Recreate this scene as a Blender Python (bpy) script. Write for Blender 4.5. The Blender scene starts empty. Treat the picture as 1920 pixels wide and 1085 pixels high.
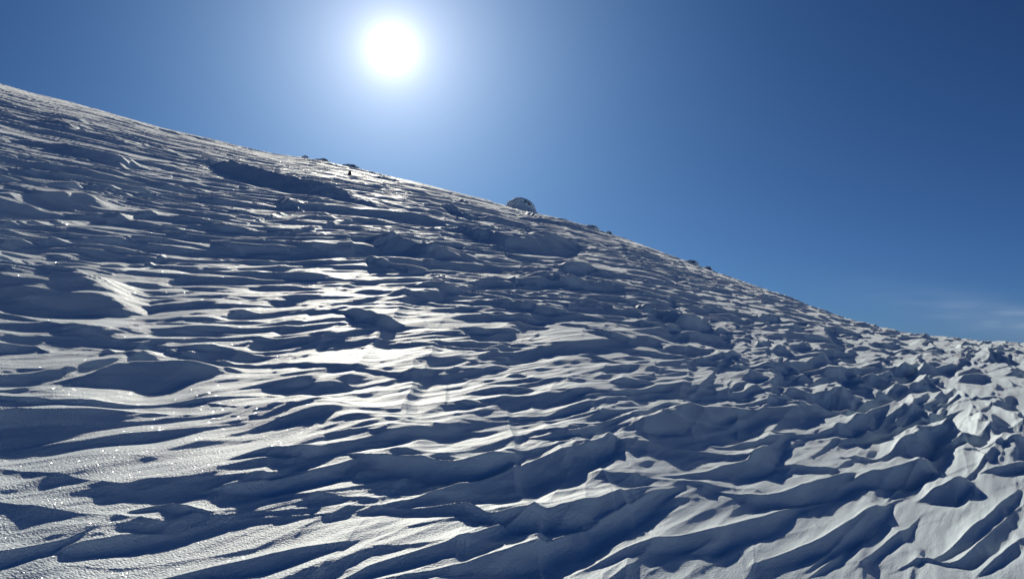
import bpy, bmesh, math, random
import numpy as np
from mathutils import Vector
R = math.radians
scene = bpy.context.scene
col = scene.collection

# ------------------------------------------------------------------ camera
FPX, CX, CY = 1507.0, 960.0, 542.5          # focal length and centre in photo pixels
EYE = 1.5
HOR = 640.0                                  # photo row of the level horizon
PITCH = math.atan((HOR - CY) / FPX)
cd = bpy.data.cameras.new('camera'); cam = bpy.data.objects.new('camera', cd); col.objects.link(cam)
cam.location = (0, 0, EYE); cam.rotation_euler = (math.pi/2 + PITCH, 0, 0)
cd.sensor_width = 36; cd.lens = 36 * FPX / 1920; cd.clip_start = 0.05; cd.clip_end = 20000
scene.camera = cam

def ray(px, py):
    """direction (x right, y forward, z up) of a photo pixel"""
    vx, vy, vz = (px - CX) / FPX, 1.0, -(py - CY) / FPX
    c, s = math.cos(PITCH), math.sin(PITCH)
    return np.array([vx, vy * c - vz * s, vy * s + vz * c])

# ------------------------------------------------------------------ light
sd = ray(735, 92); sd /= np.linalg.norm(sd)
SUN_EL = math.asin(sd[2]); SUN_AZ = math.atan2(sd[0], sd[1])       # azimuth from +Y, clockwise
sl = bpy.data.lights.new('sun', 'SUN'); sl.energy = 3.9; sl.angle = R(0.5); sl.color = (1.0, 0.94, 0.79)
so = bpy.data.objects.new('sun', sl); col.objects.link(so); so.location = (0, 0, 30)
so.rotation_euler = Vector((sd[0], sd[1], sd[2])).to_track_quat('Z', 'Y').to_euler()

world = bpy.data.worlds.new('World'); scene.world = world; world.use_nodes = True
wn, wl = world.node_tree.nodes, world.node_tree.links
wn.clear()
def N(t, **k):
    n = wn.new(t)
    for a, b in k.items(): setattr(n, a, b)
    return n
def wmath(op, a, b=None, c=None):
    n = N('ShaderNodeMath', operation=op)
    for i, v in enumerate((a, b, c)):
        if v is None: continue
        if isinstance(v, (int, float)): n.inputs[i].default_value = v
        else: wl.new(v, n.inputs[i])
    return n.outputs[0]
sky = N('ShaderNodeTexSky', sky_type='NISHITA', sun_disc=False, sun_elevation=SUN_EL, sun_rotation=SUN_AZ,
        altitude=2600.0, air_density=1.0, dust_density=0.15, ozone_density=3.0)
tint = N('ShaderNodeMixRGB', blend_type='MULTIPLY'); tint.inputs[0].default_value = 1
wl.new(sky.outputs[0], tint.inputs[1]); tint.inputs[2].default_value = (0.19, 0.365, 0.62, 1)
bg = N('ShaderNodeBackground'); bg.inputs[1].default_value = 0.0435
wl.new(tint.outputs[0], bg.inputs[0])
# bright air round the sun (aureole), a function of the angle from the sun
tc = N('ShaderNodeTexCoord')
dotn = N('ShaderNodeVectorMath', operation='DOT_PRODUCT'); wl.new(tc.outputs['Generated'], dotn.inputs[0])
dotn.inputs[1].default_value = tuple(sd)
ang = wmath('MULTIPLY', wmath('ARCCOSINE', wmath('MINIMUM', dotn.outputs['Value'], 1.0)), 180 / math.pi)
def lobe(amp, width, power=1.0):
    return wmath('MULTIPLY', wmath('EXPONENT', wmath('MULTIPLY', wmath('POWER', wmath('DIVIDE', ang, width), power), -1.0)), amp)
def glow(value, colour):
    e = N('ShaderNodeBackground'); e.inputs[0].default_value = (*colour, 1); wl.new(value, e.inputs[1]); return e.outputs[0]
def addsh(a, b):
    n = N('ShaderNodeAddShader'); wl.new(a, n.inputs[0]); wl.new(b, n.inputs[1]); return n.outputs[0]
GLOWS = [(2.2, 0.85, 1.0, (1.0, 0.97, 0.93)), (0.35, 3.0, 1.0, (0.95, 0.97, 1.0)),
         (0.74, 6.2, 1.0, (1, 0, 0)), (0.82, 8.0, 1.0, (0, 1, 0)), (1.02, 10.2, 1.0, (0, 0, 1))]   # wide forward-scattered light, bluer outwards
sh = bg.outputs[0]
for a_, w_, p_, c_ in GLOWS: sh = addsh(sh, glow(lobe(a_ * .79, w_, p_), c_))
# faint cirrus low on the right
mp = N('ShaderNodeMapping'); mp.inputs['Rotation'].default_value = (0, R(-8), 0); mp.inputs['Scale'].default_value = (2.2, 2.2, 16)
wl.new(tc.outputs['Generated'], mp.inputs[0])
cn = N('ShaderNodeTexNoise'); cn.inputs['Scale'].default_value = 2.2; cn.inputs['Detail'].default_value = 5; cn.inputs['Distortion'].default_value = 0.4
wl.new(mp.outputs[0], cn.inputs['Vector'])
cr = N('ShaderNodeMapRange'); cr.inputs['From Min'].default_value = 0.42; cr.inputs['From Max'].default_value = 0.75
wl.new(cn.outputs[0], cr.inputs[0])
cdv = ray(1850, 628); cdv /= np.linalg.norm(cdv)
sep = N('ShaderNodeSeparateXYZ'); wl.new(tc.outputs['Generated'], sep.inputs[0])
# position of the veil: gaussian in azimuth slope and in height above the level
gz = wmath('SUBTRACT', sep.outputs['Z'], wmath('MULTIPLY_ADD', sep.outputs['X'], -0.28, 0.168))
gzz = wmath('EXPONENT', wmath('MULTIPLY', wmath('POWER', wmath('DIVIDE', gz, 0.016), 2.0), -1.0))
gx = wmath('EXPONENT', wmath('MULTIPLY', wmath('POWER', wmath('DIVIDE', wmath('SUBTRACT', sep.outputs['X'], 0.56), 0.10), 2.0), -1.0))
cv = wmath('MULTIPLY', wmath('MULTIPLY', gzz, gx), wmath('MULTIPLY_ADD', cr.outputs[0], 0.26, 0.05))
sh = addsh(sh, glow(cv, (1.0, 0.93, 0.80)))
lowair = wmath('MULTIPLY', wmath('EXPONENT', wmath('MULTIPLY', wmath('ABSOLUTE', sep.outputs['Z']), -9.0)), 0.10)
sh = addsh(sh, glow(lowair, (0.0, 0.08, 1.0)))
soft = wmath('MULTIPLY', lobe(0.42, 17.0), wmath('EXPONENT', wmath('MULTIPLY', wmath('ABSOLUTE', sep.outputs['Z']), -5.0)))
sh = addsh(sh, glow(soft, (0.55, 0.85, 0.62)))
wo = N('ShaderNodeOutputWorld'); wl.new(sh, wo.inputs[0])

scene.view_settings.view_transform = 'Standard'; scene.view_settings.look = 'None'
scene.view_settings.exposure = 0.18; scene.view_settings.gamma = 1.0
scene.render.engine = 'CYCLES'
scene.cycles.use_denoising = True
scene.cycles.max_bounces = 4; scene.cycles.diffuse_bounces = 3

# ------------------------------------------------------------------ noise
def hash2(ix, iy, seed):
    h = (ix.astype(np.int64) * 374761393 + iy.astype(np.int64) * 668265263 + seed * 974634777) & 0xffffffff
    h = ((h ^ (h >> 13)) * 1274126177) & 0xffffffff
    return ((h ^ (h >> 16)) & 0xffff).astype(np.float32) / 65535.0
def perlin(x, y, seed=0):
    ix, iy = np.floor(x), np.floor(y); fx, fy = (x - ix).astype(np.float32), (y - iy).astype(np.float32)
    ux, uy = fx*fx*fx*(fx*(fx*6-15)+10), fy*fy*fy*(fy*(fy*6-15)+10)
    def g(a, b):
        t = hash2(ix + a, iy + b, seed) * (2*math.pi)
        return np.cos(t) * (fx - a) + np.sin(t) * (fy - b)
    n0 = g(0, 0) * (1-ux) + g(1, 0) * ux
    n1 = g(0, 1) * (1-ux) + g(1, 1) * ux
    return (n0 * (1-uy) + n1 * uy) * 1.5
def fbm(x, y, oct=3, seed=0, gain=.5):
    s, a = 0, 1.0
    for k in range(oct):
        s = s + a * perlin(x * 2**k + 17.3*k, y * 2**k - 9.1*k, seed + k); a *= gain
    return s
def smooth(e0, e1, x):
    t = np.clip((x - e0) / (e1 - e0), 0, 1); return t*t*(3-2*t)

# ------------------------------------------------------------------ the slope without drifts
SKY = [(-900,-60),(-400,60),(-100,132),(0,157),(60,177),(130,192),(200,211),(300,240),(400,263),(500,287),(600,302),(700,324),(800,347),(900,373),
       (1000,400),(1060,412),(1140,438),(1200,458),(1280,489),(1340,510),(1400,532),(1500,568),(1600,603),(1700,626),(1800,637),(1920,646),(2100,655),(2500,664)]
_saz, _sel = [], []
for px, py in SKY:
    d = ray(px, py); _saz.append(math.atan2(d[0], d[1])); _sel.append(d[2] / math.hypot(d[0], d[1]))
_saz, _sel = np.array(_saz), np.array(_sel)
def slope_of(a):
    e = np.interp(a, _saz, _sel)
    f = np.clip((np.abs(a) - R(55)) / R(80), 0, 1)
    back = -0.20 * np.cos(a) * 0 - 0.10
    e = np.where(a > R(60), e * (1-f) + back * f, e)
    e = np.where(a < -R(55), e * (1-f) + back * f, e)
    return e
_tab_a = np.linspace(-math.pi, math.pi, 11521)
_k = np.exp(-np.linspace(-2.5, 2.5, 161)**2); _k /= _k.sum()
_tab_s = np.convolve(np.pad(slope_of(_tab_a), 80, mode='wrap'), _k, mode='valid')
_g = np.exp(-np.linspace(-2.5, 2.5, 385)**2); _g /= _g.sum()
def table(xs, ys): return np.convolve(np.pad(np.interp(_tab_a, xs, ys), 192, mode='wrap'), _g, mode='valid')
_tab_cv = table([-R(60), -R(33), -R(12), 0, R(15), R(33), R(60)], [.045, .045, .047, .05, .085, .18, .18])   # how much the hill rounds off toward its top
def cv_(a): return np.interp(a, _tab_a, _tab_cv)
_tab_rc = table([-R(60), -R(33), 0, R(20), R(33), R(60)], [120, 115, 105, 105, 110, 110])
def crest_r(a): return np.interp(a, _tab_a, _tab_rc)
def bench(r): return .34 * np.clip(1 - r / 7.5, 0, 1) ** 2          # the ground is flatter close by
def slope_at(a):
    """starting slope that puts the top of the rounded profile exactly on the traced skyline"""
    rc = crest_r(a); CV = cv_(a); t = np.sqrt(EYE / (rc * CV))
    return np.interp(a, _tab_a, _tab_s) - CV * (1 - t) + EYE / (rc * t)
def base_z(x, y):
    r = np.hypot(x, y) + 1e-6; a = np.arctan2(x, y); rc = crest_r(a); s = slope_at(a); CV = cv_(a)
    q = np.minimum(r, 1.2 * rc)
    return s * q + CV * q * (1 - q / rc) + (s - CV * 1.4) * (r - q) + bench(r)
def unproject(px, py, h=0.0):
    """world x, y where the ray through a photo pixel meets the smooth slope raised by h"""
    d = ray(px, py); n = math.hypot(d[0], d[1]); dx, dy, t = d[0]/n, d[1]/n, d[2]/n
    a = math.atan2(dx, dy); CV = float(cv_(a)); q = CV / float(crest_r(a)); b = float(slope_at(a)) + CV - t
    r = 5.0
    for _ in range(8):
        hh = h + float(bench(r)); disc = b*b - 4*q*(EYE - hh)
        r = (b - math.sqrt(disc)) / (2*q) if disc > 0 and b > 0 else math.sqrt((EYE - hh) / q)
    return dx * r, dy * r

# ------------------------------------------------------------------ polar grid, fine where the slope is near
QUAL = 1.0
n_c = int(1500 * QUAL)
a_mid = np.linspace(-R(36.5), R(37.5), n_c)
side = R(36.5) + (math.pi - R(36.5)) * np.linspace(0, 1, 140)[1:] ** 1.6
a_l = -side[::-1][1:]; a_r = R(37.5) + (math.pi - R(37.5)) * np.linspace(0, 1, 140)[1:] ** 1.6
AZ = np.concatenate([a_l, a_mid, a_r])
rr = np.geomspace(2.4, 95, 6000)
dens = (0.62 * EYE * FPX / rr**2 + 300 / rr) * QUAL
cum = np.concatenate([[0], np.cumsum((dens[1:] + dens[:-1]) / 2 * np.diff(rr))])
RAD = np.interp(np.arange(0, int(cum[-1])), cum, rr)
RAD = np.concatenate([[0.02, .4, .8, 1.2, 1.6, 2.0, 2.2], RAD, RAD[-1] * np.geomspace(1.02, 60, 60)])
nR, nA = len(RAD), len(AZ)
A2, R2 = np.meshgrid(AZ, RAD)
X = (np.sin(A2) * R2).astype(np.float64); Y = (np.cos(A2) * R2).astype(np.float64)
Z0 = base_z(X, Y)
WIND = R(32)
P = X * math.sin(WIND) + Y * math.cos(WIND)          # along the wind
Q = -X * math.cos(WIND) + Y * math.sin(WIND)         # across it, rising up the hill
H = np.zeros_like(X)

def patch(xs, ys, pad):
    """index window of the grid that covers a box in the world"""
    cx, cy = np.asarray(xs), np.asarray(ys)
    r = np.hypot(cx, cy); a = np.arctan2(cx, cy)
    r0, r1 = max(r.min() - pad, .05), r.max() + pad
    da = pad / max(r.min() - pad, .8)
    i0, i1 = np.searchsorted(RAD, [r0, r1]); j0, j1 = np.searchsorted(AZ, [a.min() - da, a.max() + da])
    return slice(max(i0-1, 0), min(i1+1, nR)), slice(max(j0-1, 0), min(j1+1, nA))

def ledge(pts, h, w, L, blunt0=.5, blunt1=.5, foot=1.6, back=1.8, dig=.5):
    """one drift: a crest line with a steep face on its right side and a long gentle back on its left"""
    global H
    pts = np.asarray(pts, float)
    o = pts[0]; ch = pts[-1] - pts[0]; tot = float(np.hypot(*ch)) + 1e-6; ch = ch / tot
    u_ = (pts - o) @ ch; v_ = (pts - o) @ np.array([-ch[1], ch[0]]); u_ = np.maximum.accumulate(u_ + np.arange(len(u_)) * 1e-5)
    si, sj = patch(pts[:, 0], pts[:, 1], w + L)
    x, y = X[si, sj], Y[si, sj]
    if x.size == 0: return
    u = (x - o[0]) * ch[0] + (y - o[1]) * ch[1]; v = -(x - o[0]) * ch[1] + (y - o[1]) * ch[0]
    s = u / u_[-1] + WU[si, sj] * .09; d = v + WV[si, sj] * min(w, .35) * (.2 if w < .3 else .4) - np.interp(u, u_, v_)
    sk = math.sin(pts[0, 0] * 91.7 + pts[0, 1] * 37.3); s = s + .8 * sk * np.clip(d, -w, w) / tot
    ad = np.abs(d); t = .35 * ad / tot; wid = .55 * np.clip(ad / (w + L), 0, 1)     # ends draw to a point away from the crest
    e0 = np.clip((s - t) / (blunt0 + wid), 0, 1); e1 = np.clip((1 - s - t) / (blunt1 + wid), 0, 1)
    env = (e0 * e0 * (3 - 2*e0)) * (e1 * e1 * (3 - 2*e1))
    wl_ = w * (.15 + .85 * env); Ll = L * (.4 + .6 * env)
    f = np.where(d < 0, np.clip(1 + d / wl_, 0, 1) ** foot - dig, (1 - dig) * np.clip(1 - d / Ll, 0, 1) ** back)
    f = np.where(d >= 0, f + .14 * np.clip(1 - d / (.16 * Ll), 0, 1) ** 1.5, f + .14 * np.clip(1 + d / wl_, 0, 1) ** 3)
    f = np.where(d < -wl_, -dig * np.clip(1 + (d + wl_) / Ll, 0, 1) ** back, f)
    H[si, sj] += h * env * f

WV = fbm(P / 1.1, Q / .45, 3, 61)            # a little wander in every crest
WU = fbm(P / .9, Q / .5, 2, 65)
# ------------------------------------------------------------------ scattered drifts
rng = np.random.default_rng(7)
def scatter(n, r0, r1, len_, h_, w_, L_, ang_jit, seed, amp=None, a0=-36, a1=37, bend=.12, rp=1.0):
    g = np.random.default_rng(seed)
    for _ in range(n):
        a = R(g.uniform(a0, a1)); u = g.uniform()
        r = (r0**(2-rp) + u * (r1**(2-rp) - r0**(2-rp))) ** (1/(2-rp))
        cx, cy = math.sin(a)*r, math.cos(a)*r
        k = 1.0 if amp is None else amp(cx, cy, a, r)
        if k <= 0.02: continue
        ln = g.uniform(*len_); th = WIND + R(g.normal(0, ang_jit)) 
        rough = max(0.0, min(1.0, (a - R(4)) / R(18)))       # hummocky ground on the right: shorter, turned drifts
        ln *= 1 - .35 * rough; th += R(g.normal(0, 5)) * rough; k *= 1 - .7 * rough * (len_[1] < 9)
        t = np.linspace(-.5, .5, 7)
        b1, b2 = g.normal(0, bend), g.normal(0, bend * .5)
        off = ln * (b1 * (t*t*4 - .4) * .5 + b2 * np.sin(t * 7))
        dx, dy = math.sin(th), math.cos(th)
        pts = np.stack([cx + t*ln*dx - off*dy, cy + t*ln*dy + off*dx], 1)
        s = g.uniform(.7, 1.3)
        ledge(pts, g.uniform(*h_) * k, g.uniform(*w_) * s, g.uniform(*L_) * s, g.uniform(.3, .7), g.uniform(.16 if r < 14 else .3, .6))

# crest lines of the drifts one can tell apart in the photograph: dark-face height in photo pixels, then x,y along the crest.
# Each is put on the slope in world metres with its own real height, width and steepness.
TRACED = '''
80 -60,790 40,782 120,774 200,770 300,772 400,786 d
55 -90,884 0,868 150,843 290,826 470,805 640,790 760,783 900,779 m
30 -60,985 0,972 150,957 260,950 m
26 380,800 470,785 560,774 640,770 700,768 m
72 60,722 150,707 262,684 380,683 505,686 d
28 0,700 100,688 200,668 310,648 345,646 480,650 510,652
12 80,675 200,652 310,633 490,636
8 215,622 285,607 320,606 400,613
10 290,620 460,621 475,625
22 -30,642 70,641 85,650 110,649
125 -60,500 0,502 90,505 170,525 290,540 d
10 0,738 60,735 130,722 205,714
20 430,745 510,728 560,723 640,705
10 -20,757 120,765 200,767 300,764 430,755 590,752
18 873,585 920,586 990,592 1037,600
14 833,615 880,618 940,630
10 940,608 975,607 1035,613
14 898,654 930,651 970,653 985,660
9 890,674 930,671 985,678
10 905,692 935,687 965,690
10 945,708 975,703 1002,713
10 880,724 940,716 1000,716 1035,725
20 853,745 890,733 950,732 1022,738
12 848,762 875,757 925,766
40 620,576 670,580 715,590 770,608
8 640,595 700,598 735,592
16 1105,720 1140,706 1170,708
16 1140,728 1175,717 1235,725
8 1175,715 1220,711 1245,716
10 1070,666 1110,666 1150,678 1175,688
8 1175,690 1215,682 1235,686
20 1085,617 1110,618 1160,630 1190,640
18 865,562 930,561 1000,575 1060,590
40 1170,566 1240,580 1310,600 1340,615
75 805,430 830,421 860,421 930,440 985,446 1050,440 1100,453 1150,470 1250,520 d
5 885,458 940,465 1010,488
25 1010,500 1060,495 1110,498 1180,530
42 370,300 400,302 470,318 560,338 640,358 760,395 830,415 d
30 20,262 100,268 200,290 280,310 d
18 33,221 80,224 130,236 155,245
46 -40,368 0,367 120,368 260,378 350,400 d
22 520,372 560,385 600,395 640,405
10 755,361 790,363 800,370
20 770,375 820,380 880,400 960,415 1000,430
8 858,374 885,380 910,388
10 960,390 1010,405 1050,418 1070,430
8 645,318 700,330 760,343
6 650,330 690,340 715,346
6 640,352 690,356 715,364
45 675,445 740,448 800,462 880,480 905,500 d
25 640,472 700,483 760,495 830,505
18 760,533 820,530 880,540 910,550
18 968,520 1000,512 1050,520 1090,535
14 0,420 100,412 200,408 290,403 400,408 470,415
10 290,405 380,420 480,440
16 0,455 120,448 300,450 420,462
14 0,485 130,486 220,490 330,485
10 230,470 330,480 450,483 560,490
12 380,455 480,452 560,460 640,475
18 400,510 480,505 580,512 640,517
60 560,975 640,952 770,923 900,890 1000,862 1090,840 1138,826 b
58 600,845 680,856 790,850 850,861 930,861 1010,850
9 900,863 1010,848 1080,829 1138,808 b
14 673,846 700,837 740,836
20 957,816 1003,825 1073,815 1140,802
85 1120,808 1207,794 1280,777 1350,766 1385,774 d
16 985,805 1080,808 1170,790 1240,772 1340,765
20 860,790 960,784 1020,784 1090,765 1200,745 1280,735
14 1000,768 1120,750 1190,738 1280,728 1330,722
62 600,955 680,942 760,938 860,934 900,950 930,963 1000,957 1060,948 1110,935 1170,922 1280,908
45 600,1085 640,1072 700,1045 773,1030 873,1008 973,978 1040,955
70 700,1080 807,1068 940,1038 1057,995 1130,957 1173,938 1230,915 1290,908 1345,915
45 1000,1083 1080,1060 1180,1015 1215,1008 1280,1004 1340,998 1410,975 1500,945 1565,935
30 1280,1040 1315,1022 1365,1012
60 1375,1085 1430,1050 1520,1020 1600,985 1665,938 1720,930
40 1510,1075 1560,1030 1600,1000 1632,975
20 1515,1085 1580,1040 1600,1020
40 1640,1085 1700,1060 1730,1045 1800,1055 1840,1015 1900,960 1940,935
50 1547,918 1640,888 1723,872 1780,873
55 1280,905 1320,906 1370,920 1440,925 1500,910 1570,897 1640,888
50 1555,862 1600,850 1650,853 1700,830 1740,812 1800,790 1820,782
25 1280,842 1305,837 1350,840 1430,828 1480,810 1505,808
60 1230,892 1280,888 1350,875 1400,858 1450,830 1500,808
50 1365,790 1420,800 1480,806 1530,800 1600,790 1700,762 1740,745
40 1510,820 1560,824 1620,810 1690,780 1760,745 1780,742
20 1345,772 1400,762 1440,755 1490,740
55 1400,742 1470,726 1510,730 1560,737 1612,735 1665,725
28 1560,790 1610,760 1660,735 1672,730
30 1700,770 1740,755 1760,735 1790,725 1850,730
40 1820,783 1860,790 1900,785 1940,765
25 1800,895 1850,885 1890,873 1930,862
50 1700,1085 1760,1040 1820,1000 1880,950 1930,900
30 1590,1085 1650,1030 1700,990 1740,955
40 1820,1090 1870,1050 1930,1000
35 1640,960 1700,900 1760,850 1800,820
30 1780,930 1830,880 1880,830 1920,800
55 1640,918 1700,935 1740,925 1790,912 1835,905
35 315,938 365,920 450,907 560,890 640,872 690,860
22 405,882 500,857 570,856 640,848
20 215,975 240,958 300,950 400,960
35 60,1040 150,1008 260,988 340,992
35 -60,1040 40,1022 130,1005 190,985
35 240,1085 380,1055 500,1035 640,1008 700,1000
18 1410,655 1440,635 1460,640
18 1480,620 1500,607 1530,620
20 1440,640 1490,648 1520,640
15 1500,660 1520,652 1600,660 1620,668
12 1500,685 1540,670 1560,670
30 1505,725 1560,703 1600,705
25 1565,735 1650,705 1690,705
25 1700,708 1750,690 1790,685
18 1790,700 1820,687 1850,690
28 1780,720 1830,702 1860,705
20 1870,702 1900,695 1930,698
20 1345,745 1400,715 1420,720
'''
VERB = False
def drift(T, px, blunt, sig=.44):
    if px[0][0] <= 0:          # runs on out of the picture
        (xa, ya), (xb, yb) = px[0], px[1]; px = [(xa - 330, ya + 330 * max(min((ya - yb) / (xb - xa), .25), -.1))] + px
    near = min(max((px[len(px)//2][1] - 740) / 100., 0), 1); T = T * (1.0 + .1 * near); sig += .04 * near
    mid = len(px) // 2; mx, my = px[mid]
    bank = blunt == 'd'
    if bank: sig = .27
    def geom(h):
        n = len(px); pts = []
        s = np.linspace(0, 1, n); env = np.clip(s / .3, 0, 1) * np.clip((1-s) / .3, 0, 1)
        for (x, y), e in zip(px, env): pts.append(unproject(x, y, .5 * h * e))
        a, b = np.array(pts[max(mid-1, 0)]), np.array(pts[min(mid+1, n-1)])
        f = np.array(unproject(mx, my + T, -.5 * h)); t = (b - a) / np.hypot(*(b - a)); v = f - np.array(pts[mid])
        return pts, -(t[0]*v[1] - t[1]*v[0])
    lo, hi = .005, 2.5
    for _ in range(22):
        h = math.sqrt(lo * hi); pts, w = geom(h)
        if w > 0 and h / w < sig: lo = h
        else: hi = h
    rr_ = math.hypot(*unproject(mx, my)); h = min(h, .045 * rr_ if bank and rr_ < 12 else .03 * rr_ if bank else .021 * rr_ if rr_ < 16 else .013 * rr_); pts, w = geom(h); w = min(max(w, h / sig * .8), h / sig * 1.2)
    if VERB: print('drift', T, px[mid], 'r %.1f h %.3f w %.3f' % (rr_, h, w))
    # round the traced corners off
    q = np.array(pts)
    u = np.linspace(0, len(q) - 1, (len(q) - 1) * 5 + 1); k = np.array([1, 2, 3, 2, 1]) / 9.
    qq = np.stack([np.interp(u, range(len(q)), q[:, c]) for c in (0, 1)], 1)
    for c in (0, 1): qq[2:-2, c] = np.convolve(qq[:, c], k, mode='valid')
    r = math.hypot(*pts[mid])
    if blunt == 'm':          # a swell: long gentle lit front, short fall behind it
        ledge(qq, h * .6, 1.2, .6, .35, .35, foot=1.8, back=1.4, dig=0.); return
    if bank: ledge(qq, h, w, 2.6 * w, .3, .45, foot=1.25, dig=.35); return
    ledge(qq, h, w, max((3.6 - 1.7 * near) * w, .10), .42, .08 if blunt else .42)
rows = []
for line in TRACED.strip().split('\n'):
    tk = line.split(); b = tk[-1] if tk[-1] in 'bmd' else ''
    rows.append((float(tk[0]), [tuple(map(float, c.split(','))) for c in tk[1:] if c not in 'bmd'], b))
for T_, px_, b_ in rows: drift(T_, px_, b_)
H_traced, H = H, np.zeros_like(X)

def calm(cx, cy, a, r):      # the near drifts are already laid one by one
    return .45 if r < 6 else (.8 if r < 9 else (1.0 if r < 28 else .65))
scatter(50, 16, 72, (8, 18), (.08, .18), (.6, 1.2), (2.0, 4.5), 4, 1, rp=1.0)
scatter(1700, 4, 66, (3, 10), (.018, .05), (.06, .16), (.6, 1.8), 3.5, 2, amp=calm, rp=.8)
scatter(2200, 2.6, 40, (1, 3.2), (.008, .024), (.03, .09), (.25, .7), 4, 3, amp=calm, rp=1.0)

scatter(520, 7, 44, (1.4, 3.6), (.05, .10), (.14, .28), (.5, 1.0), 3.5, 5, a0=9, rp=1.0)
# long parallel steps cut by the wind, fading in and out
def steps(lam, amp, warp, seed, rise=.2, lp=9.0, lq=2.2, lo=-.5, hi=.4):
    ph = (Q + warp * fbm(P / lp, Q / lq, 3, seed)) / lam
    f = ph - np.floor(ph)
    k = np.where(f < rise, (f / rise) ** 1.5, ((1 - f) / (1 - rise)) ** 1.25) - .45
    m = smooth(lo, hi, fbm(P / (lp * .45), Q / (lam * 1.4), 2, seed + 50))
    return amp * m * k
far = smooth(4, 9, R2) * (1 - .4 * smooth(22, 45, R2)); rightward = smooth(R(2), R(22), A2)
H += steps(1.0, .085, .55, 101) * far * (1 - .5 * rightward)
H += steps(.75, .09, .5, 171, lp=4.0, lq=1.5) * smooth(5.5, 9, R2) * smooth(R(10), R(24), A2)
H += steps(.42, .032, .25, 131, lp=5, lq=1.1) * (.6 + .4 * smooth(5, 9, R2)) * (1 - .4 * rightward)
H += steps(.17, .008, .10, 151, lp=2.5, lq=.5, lo=-.2) * smooth(2.5, 4, R2) * (1 - smooth(14, 26, R2))
# rounded hummocks toward the right
H += rightward * smooth(7, 12, R2) * (.022 * perlin(P / 1.5, Q / .5, 201) + .012 * perlin(P / .6, Q / .2, 203))
# stretches of smooth packed snow between the carved ones
calmness = np.zeros_like(X)
for px_, py_, k_ in ((800, 600, 1), (745, 690, 1), (690, 760, .8), (1080, 655, .8), (1200, 640, .6), (230, 890, 1), (620, 810, .9), (860, 795, .8), (130, 260, .6), (1380, 940, .5), (1730, 1000, .5),
                     (110, 590, 1.1), (300, 720, 1.1), (960, 465, .9), (520, 350, .8), (130, 385, .8), (150, 820, .6), (1260, 850, .6)):
    ux, uy = unproject(px_, py_); up_ = ux * math.sin(WIND) + uy * math.cos(WIND); uq = -ux * math.cos(WIND) + uy * math.sin(WIND); ur = math.hypot(ux, uy)
    calmness = np.maximum(calmness, k_ * np.exp(-((P - up_) / (.16 * ur))**2 - ((Q - uq) / (.085 * ur))**2))
H *= (1 - .5 * calmness) * (.82 + .36 * smooth(-.5, .5, perlin(P / 6 + 3.3, Q / 2.2, 301)))
H = H_traced + H * (1 + .25 * smooth(R(12), R(33), A2) * smooth(5, 9, R2))
# streaks and wind-worked skin
H += 0.03 * fbm(P / 9, Q / 3, 2, 11) 
H += 0.008 * fbm(P / 2.8, Q / .42, 3, 21) * smooth(4, 14, R2)
H += 0.0035 * fbm(P / .5, Q / .07, 2, 31) * (1 - smooth(12, 25, R2))
H *= 1 - smooth(75, 130, R2) * .7
Z = Z0 + H

# ------------------------------------------------------------------ mesh
def grid_mesh(name, X, Y, Z, wrap=True):
    nr, na = X.shape
    co = np.empty((nr * na, 3), np.float32); co[:, 0] = X.ravel(); co[:, 1] = Y.ravel(); co[:, 2] = Z.ravel()
    me = bpy.data.meshes.new(name)
    i = np.arange(nr - 1)[:, None] * na; ncol = na if wrap else na - 1
    j = np.arange(ncol)[None, :]; j1 = (j + 1) % na
    q = np.stack([i + j, i + j1, i + na + j1, i + na + j], -1).reshape(-1, 4)[:, ::-1]
    nf = len(q)
    me.vertices.add(len(co)); me.vertices.foreach_set('co', co.ravel())
    me.loops.add(nf * 4); me.loops.foreach_set('vertex_index', q.ravel().astype(np.int32))
    me.polygons.add(nf); me.polygons.foreach_set('loop_start', np.arange(0, nf*4, 4, dtype=np.int32))
    me.polygons.foreach_set('use_smooth', np.ones(nf, bool))
    me.update(); me.validate()
    return me

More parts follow.
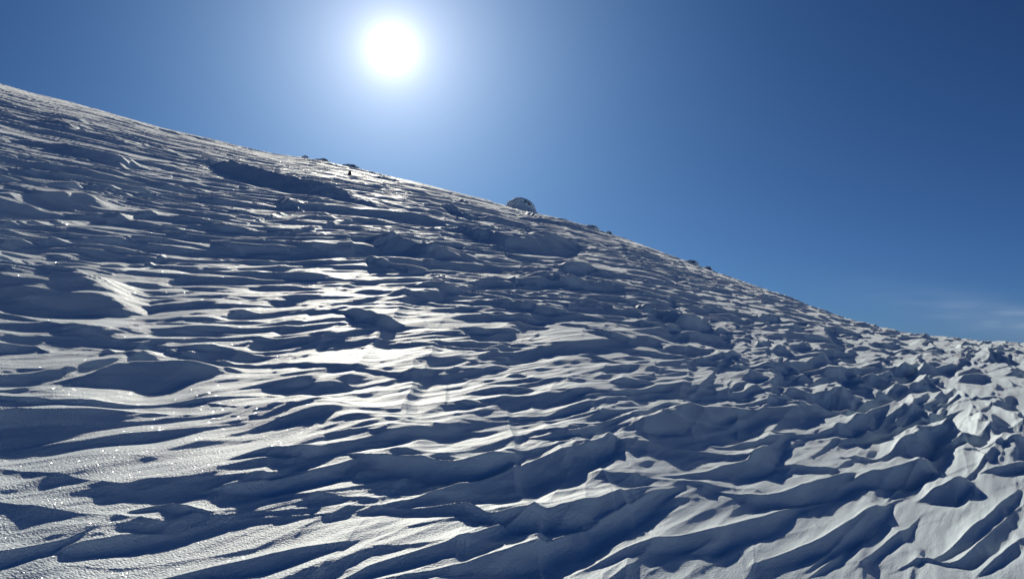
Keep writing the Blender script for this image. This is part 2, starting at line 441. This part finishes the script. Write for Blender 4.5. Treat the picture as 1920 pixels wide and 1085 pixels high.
# ------------------------------------------------------------------ snow material
SHEEN = 0.5
def snow_material(name, streak=.42, tintc=(0.69, 0.83, 0.92)):
    m = bpy.data.materials.new(name); m.use_nodes = True
    n, l = m.node_tree.nodes, m.node_tree.links
    b = n['Principled BSDF']
    b.inputs['Base Color'].default_value = (*tintc, 1)
    b.inputs['Roughness'].default_value = 0.64
    b.inputs['IOR'].default_value = 1.31
    b.inputs['Specular IOR Level'].default_value = 1.0
    b.inputs['Subsurface Weight'].default_value = 0.0; b.inputs['Subsurface Radius'].default_value = (.8, 1.0, 1.2); b.inputs['Subsurface Scale'].default_value = 0.03
    b.inputs['Sheen Weight'].default_value = SHEEN; b.inputs['Sheen Roughness'].default_value = 0.35
    geo = n.new('ShaderNodeNewGeometry')
    # slight density changes of the snow itself
    nz = n.new('ShaderNodeTexNoise'); nz.inputs['Scale'].default_value = 1.3; nz.inputs['Detail'].default_value = 4
    l.new(geo.outputs['Position'], nz.inputs['Vector'])
    mx = n.new('ShaderNodeMixRGB'); mx.inputs[1].default_value = (tintc[0]*.95, tintc[1]*.97, tintc[2]*.98, 1); mx.inputs[2].default_value = (min(tintc[0]*1.05,1), min(tintc[1]*1.03,1), min(tintc[2]*1.02,1), 1)
    l.new(nz.outputs[0], mx.inputs[0]); l.new(mx.outputs[0], b.inputs['Base Color'])
    # grain: crystals a few millimetres across
    g1 = n.new('ShaderNodeTexNoise'); g1.inputs['Scale'].default_value = 130 if streak > .3 else 9; g1.inputs['Detail'].default_value = 2
    l.new(geo.outputs['Position'], g1.inputs['Vector'])
    rot = n.new('ShaderNodeVectorRotate'); rot.rotation_type = 'Z_AXIS'; rot.inputs['Angle'].default_value = WIND
    l.new(geo.outputs['Position'], rot.inputs['Vector'])           # y now runs along the wind
    stv = n.new('ShaderNodeVectorMath'); stv.operation = 'MULTIPLY'; stv.inputs[1].default_value = (1, .09, .3); l.new(rot.outputs[0], stv.inputs[0])
    g2 = n.new('ShaderNodeTexNoise'); g2.inputs['Scale'].default_value = 26; g2.inputs['Detail'].default_value = 4; g2.inputs['Roughness'].default_value = .6; g2.inputs['Distortion'].default_value = .3
    l.new(stv.outputs[0], g2.inputs['Vector'])
    b1 = n.new('ShaderNodeBump'); b1.inputs['Strength'].default_value = 1.0 if streak > .3 else .5; b1.inputs['Distance'].default_value = .0042 if streak > .3 else .05
    l.new(g1.outputs[0], b1.inputs['Height'])
    b2 = n.new('ShaderNodeBump'); b2.inputs['Strength'].default_value = streak; b2.inputs['Distance'].default_value = .012
    l.new(g2.outputs[0], b2.inputs['Height']); l.new(b1.outputs[0], b2.inputs['Normal'])
    l.new(b2.outputs[0], b.inputs['Normal'])
    # loose crystals that flash: each cell holds one mirror-like facet of its own tilt
    last = b.outputs[0]
    for sc, dens_, in ((320, .980), (190, .9985)):
        v = n.new('ShaderNodeTexVoronoi'); v.inputs['Scale'].default_value = sc
        l.new(geo.outputs['Position'], v.inputs['Vector'])
        sp = n.new('ShaderNodeSeparateColor'); l.new(v.outputs['Color'], sp.inputs[0])
        gt = n.new('ShaderNodeMath'); gt.operation = 'GREATER_THAN'; gt.inputs[1].default_value = dens_; l.new(sp.outputs[0], gt.inputs[0])
        ds = n.new('ShaderNodeMath'); ds.operation = 'LESS_THAN'; ds.inputs[1].default_value = .3; l.new(v.outputs['Distance'], ds.inputs[0])
        mk = n.new('ShaderNodeMath'); mk.operation = 'MULTIPLY'; l.new(gt.outputs[0], mk.inputs[0]); l.new(ds.outputs[0], mk.inputs[1])
        vs = n.new('ShaderNodeVectorMath'); vs.operation = 'SUBTRACT'; vs.inputs[1].default_value = (.5, .5, .5); l.new(v.outputs['Color'], vs.inputs[0])
        vm = n.new('ShaderNodeVectorMath'); vm.operation = 'SCALE'; vm.inputs['Scale'].default_value = .9; l.new(vs.outputs[0], vm.inputs[0])
        va = n.new('ShaderNodeVectorMath'); va.operation = 'ADD'; l.new(geo.outputs['Normal'], va.inputs[0]); l.new(vm.outputs[0], va.inputs[1])
        vn = n.new('ShaderNodeVectorMath'); vn.operation = 'NORMALIZE'; l.new(va.outputs[0], vn.inputs[0])
        gl = n.new('ShaderNodeBsdfGlossy'); gl.inputs['Roughness'].default_value = .22; gl.inputs['Color'].default_value = (1, 1, 1, 1)
        l.new(vn.outputs[0], gl.inputs['Normal'])
        ms = n.new('ShaderNodeMixShader'); l.new(mk.outputs[0], ms.inputs[0]); l.new(last, ms.inputs[1]); l.new(gl.outputs[0], ms.inputs[2])
        last = ms.outputs[0]
    l.new(last, n['Material Output'].inputs['Surface'])
    return m
snow = snow_material('snow')
me = grid_mesh('snow_slope', X, Y, Z); me.materials.append(snow)
ob = bpy.data.objects.new('snow_slope', me); col.objects.link(ob)
ob['kind'] = 'structure'; 

# ------------------------------------------------------------------ stones on the ridge
def ground(x, y):
    r = math.hypot(x, y); a = math.atan2(x, y)
    i = int(np.clip(np.searchsorted(RAD, r) - 1, 0, nR - 2)); j = int(np.clip(np.searchsorted(AZ, a) - 1, 0, nA - 2))
    fr = (r - RAD[i]) / (RAD[i+1] - RAD[i]); fa = (a - AZ[j]) / (AZ[j+1] - AZ[j])
    return float((Z[i, j] * (1-fr) + Z[i+1, j] * fr) * (1-fa) + (Z[i, j+1] * (1-fr) + Z[i+1, j+1] * fr) * fa)
def ridge_spot(px, py):
    """distance at which the real slope makes its skyline in this direction"""
    d = ray(px, py); a = math.atan2(d[0], d[1]); j = int(np.searchsorted(AZ, a))
    t = (Z[:, j] - EYE) / RAD; t[RAD < 20] = -9; t[RAD > 110] = -9
    return a, float(RAD[int(np.argmax(t))])
def on_slope(px, py):
    """first point of the real slope hit by the ray through a photo pixel"""
    d = ray(px, py); a = math.atan2(d[0], d[1]); j = int(np.searchsorted(AZ, a)); n = math.hypot(d[0], d[1])
    t = (Z[:, j] - EYE) / RAD; ok = np.where((t >= d[2] / n) & (RAD > 3))[0]
    return a, float(RAD[ok[0]]) if len(ok) else ridge_spot(px, py)[1]

def stone_material():
    m = bpy.data.materials.new('stone'); m.use_nodes = True
    n, l = m.node_tree.nodes, m.node_tree.links; b = n['Principled BSDF']; b.inputs['Roughness'].default_value = .85
    t = n.new('ShaderNodeTexNoise'); t.inputs['Scale'].default_value = 9; t.inputs['Detail'].default_value = 6
    r = n.new('ShaderNodeValToRGB'); r.color_ramp.elements[0].color = (.035, .033, .032, 1); r.color_ramp.elements[1].color = (.16, .15, .14, 1)
    g = n.new('ShaderNodeTexCoord'); l.new(g.outputs['Object'], t.inputs['Vector'])
    l.new(t.outputs[0], r.inputs[0]); l.new(r.outputs[0], b.inputs['Base Color'])
    bp = n.new('ShaderNodeBump'); bp.inputs['Distance'].default_value = .04; l.new(t.outputs[0], bp.inputs['Height']); l.new(bp.outputs[0], b.inputs['Normal'])
    return m
stone = stone_material()

def lump(name, size, seed, mat, parent, sub=5, rough=.16, freq=1.5, holes=(), skirt=0.0, shape=None, squash=1.0, cut=None):
    """rounded irregular body; size = half axes; holes = (direction, angle, depth) dents"""
    bm = bmesh.new(); bmesh.ops.create_icosphere(bm, subdivisions=sub, radius=1)
    for v in bm.verts:
        p = v.co.copy(); q = p * freq
        nx = np.array([q.x + 5*seed]); ny = np.array([q.y + q.z * 1.7])
        k = 1 + rough * float(fbm(nx, ny, 3, seed)[0]) + rough * .6 * float(fbm(ny * 1.3 + 3, np.array([q.z * 1.1 - q.x]), 2, seed + 9)[0])
        for dr, an, dp in holes:
            dd = Vector(dr).normalized(); c = max(0, 1 - p.angle(dd) / an); k -= dp * c * c * (3 - 2*c)
        w = p * k
        if shape: w = shape(w)
        if skirt and w.z < .1:
            f = min(1, (.1 - w.z) / .8); w.x *= 1 + skirt * f; w.y *= 1 + skirt * f
        v.co = Vector((w.x * size[0], w.y * size[1], w.z * size[2]))
    for f in bm.faces: f.smooth = True
    me = bpy.data.meshes.new(name); bm.to_mesh(me); bm.free(); me.materials.append(mat)
    o = bpy.data.objects.new(name, me); col.objects.link(o); o.parent = parent
    return o
def root(name, label, cat, x, y, z, rz=0, group=None):
    e = bpy.data.objects.new(name, None); col.objects.link(e); e.location = (x, y, z); e.rotation_euler = (0, 0, rz)
    e.empty_display_size = .3; e['label'] = label; e['category'] = cat
    if group: e['group'] = group
    return e
snow2 = snow_material('crusted_snow', .12)
# the big boulder: a stone under a thick rime cap that has broken open in two places on its right
a, r = ridge_spot(975, 385); r -= .6
u = r / FPX
x, y = math.sin(a) * r, math.cos(a) * r
d = ray(976, 366); topz = EYE + r * d[2] / math.hypot(d[0], d[1])
gz_ = ground(x, y); hh = (topz - gz_) * .9
e = root('boulder', 'big rounded boulder caked in snow with two bare dark patches, tallest thing on the skyline', 'boulder', x, y, gz_, -a)
def mush(w):
    x_, z_ = w.x, w.z
    if z_ > 0: z_ = (z_ * 1.25 / (1 + .35 * z_ * z_)) * (.98 if x_ < 0 else .98 - .22 * x_)
    return Vector((x_ + .12 * z_, w.y, z_))
c1 = lump('snow_crust', (26*u, 23*u, hh * .98), 3, snow2, e, 6, .14, 1.7, holes=[((.62, -.62, .42), .26, .2), ((.36, -.74, .62), .2, .17)], skirt=.8, shape=mush)
c2 = lump('stone', (24.2*u, 21.2*u, hh * .91), 3, stone, e, 6, .14, 1.7, skirt=.5, shape=mush)
# lower snow-plastered stones along the ridge: (px, top row, width px, label, bare stone?)
LOW = [
 (572, 292, 12, 'tiny snow-plastered stone, leftmost of the stones on the skyline below the sun', 0),
 (603, 296, 27, 'low snow-plastered stone on the skyline, second from the left below the sun', .6),
 (655, 306, 30, 'long low dark stone on the skyline straight below and left of the sun rays', .6),
 (1106, 414, 26, 'pointed snow-plastered stone on the ridge, first one right of the big boulder', .3),
 (1141, 430, 13, 'small dark stone poking from the ridge right of the pointed one', 1),
 (1294, 486, 26, 'rough snow-plastered stone on the ridge halfway down to the right', .4),
 (1326, 499, 16, 'dark-holed stone just below the skyline right of the rough stone', 1),
 (1736, 626, 12, 'small white snow lump standing on the low right end of the skyline', 0),
]
for k, (px, top, wd, lab, bare) in enumerate(LOW):
    a, r = ridge_spot(px, top); r -= .3
    u = r / FPX; x, y = math.sin(a) * r, math.cos(a) * r; gz_ = ground(x, y)
    d = ray(px, top); topz = EYE + r * d[2] / math.hypot(d[0], d[1]); hh = min(max(topz - gz_, 3 * u), 5.5 * u)
    e = root('snowy_stone', lab, 'stone', x, y, gz_, -a, 'small stones along the ridge')
    wx = wd * .5 * u
    hs = [((.5, -.75, .35), .35 + .2 * bare, .28)] if bare else []
    lump('snow_crust', (wx, wx * .8, hh), 20 + k, snow2, e, 4, .2, 1.8, holes=hs, skirt=.5)
    if bare: lump('stone', (wx * .93, wx * .74, hh * (1.0 if bare > .8 else .93)), 20 + k, stone, e, 4, .2, 1.8, skirt=.4)
a, r = on_slope(656, 329); x, y = math.sin(a) * r, math.cos(a) * r; u = r / FPX
e = lump('bare_stone', (3*u, 3*u, 5.5*u), 41, stone, None, 3, .25, 1.6)
e.location = (x, y, ground(x, y) + 1.5*u); e['label'] = 'tiny bare dark stone on the bright snow just under the skyline'; e['category'] = 'stone'
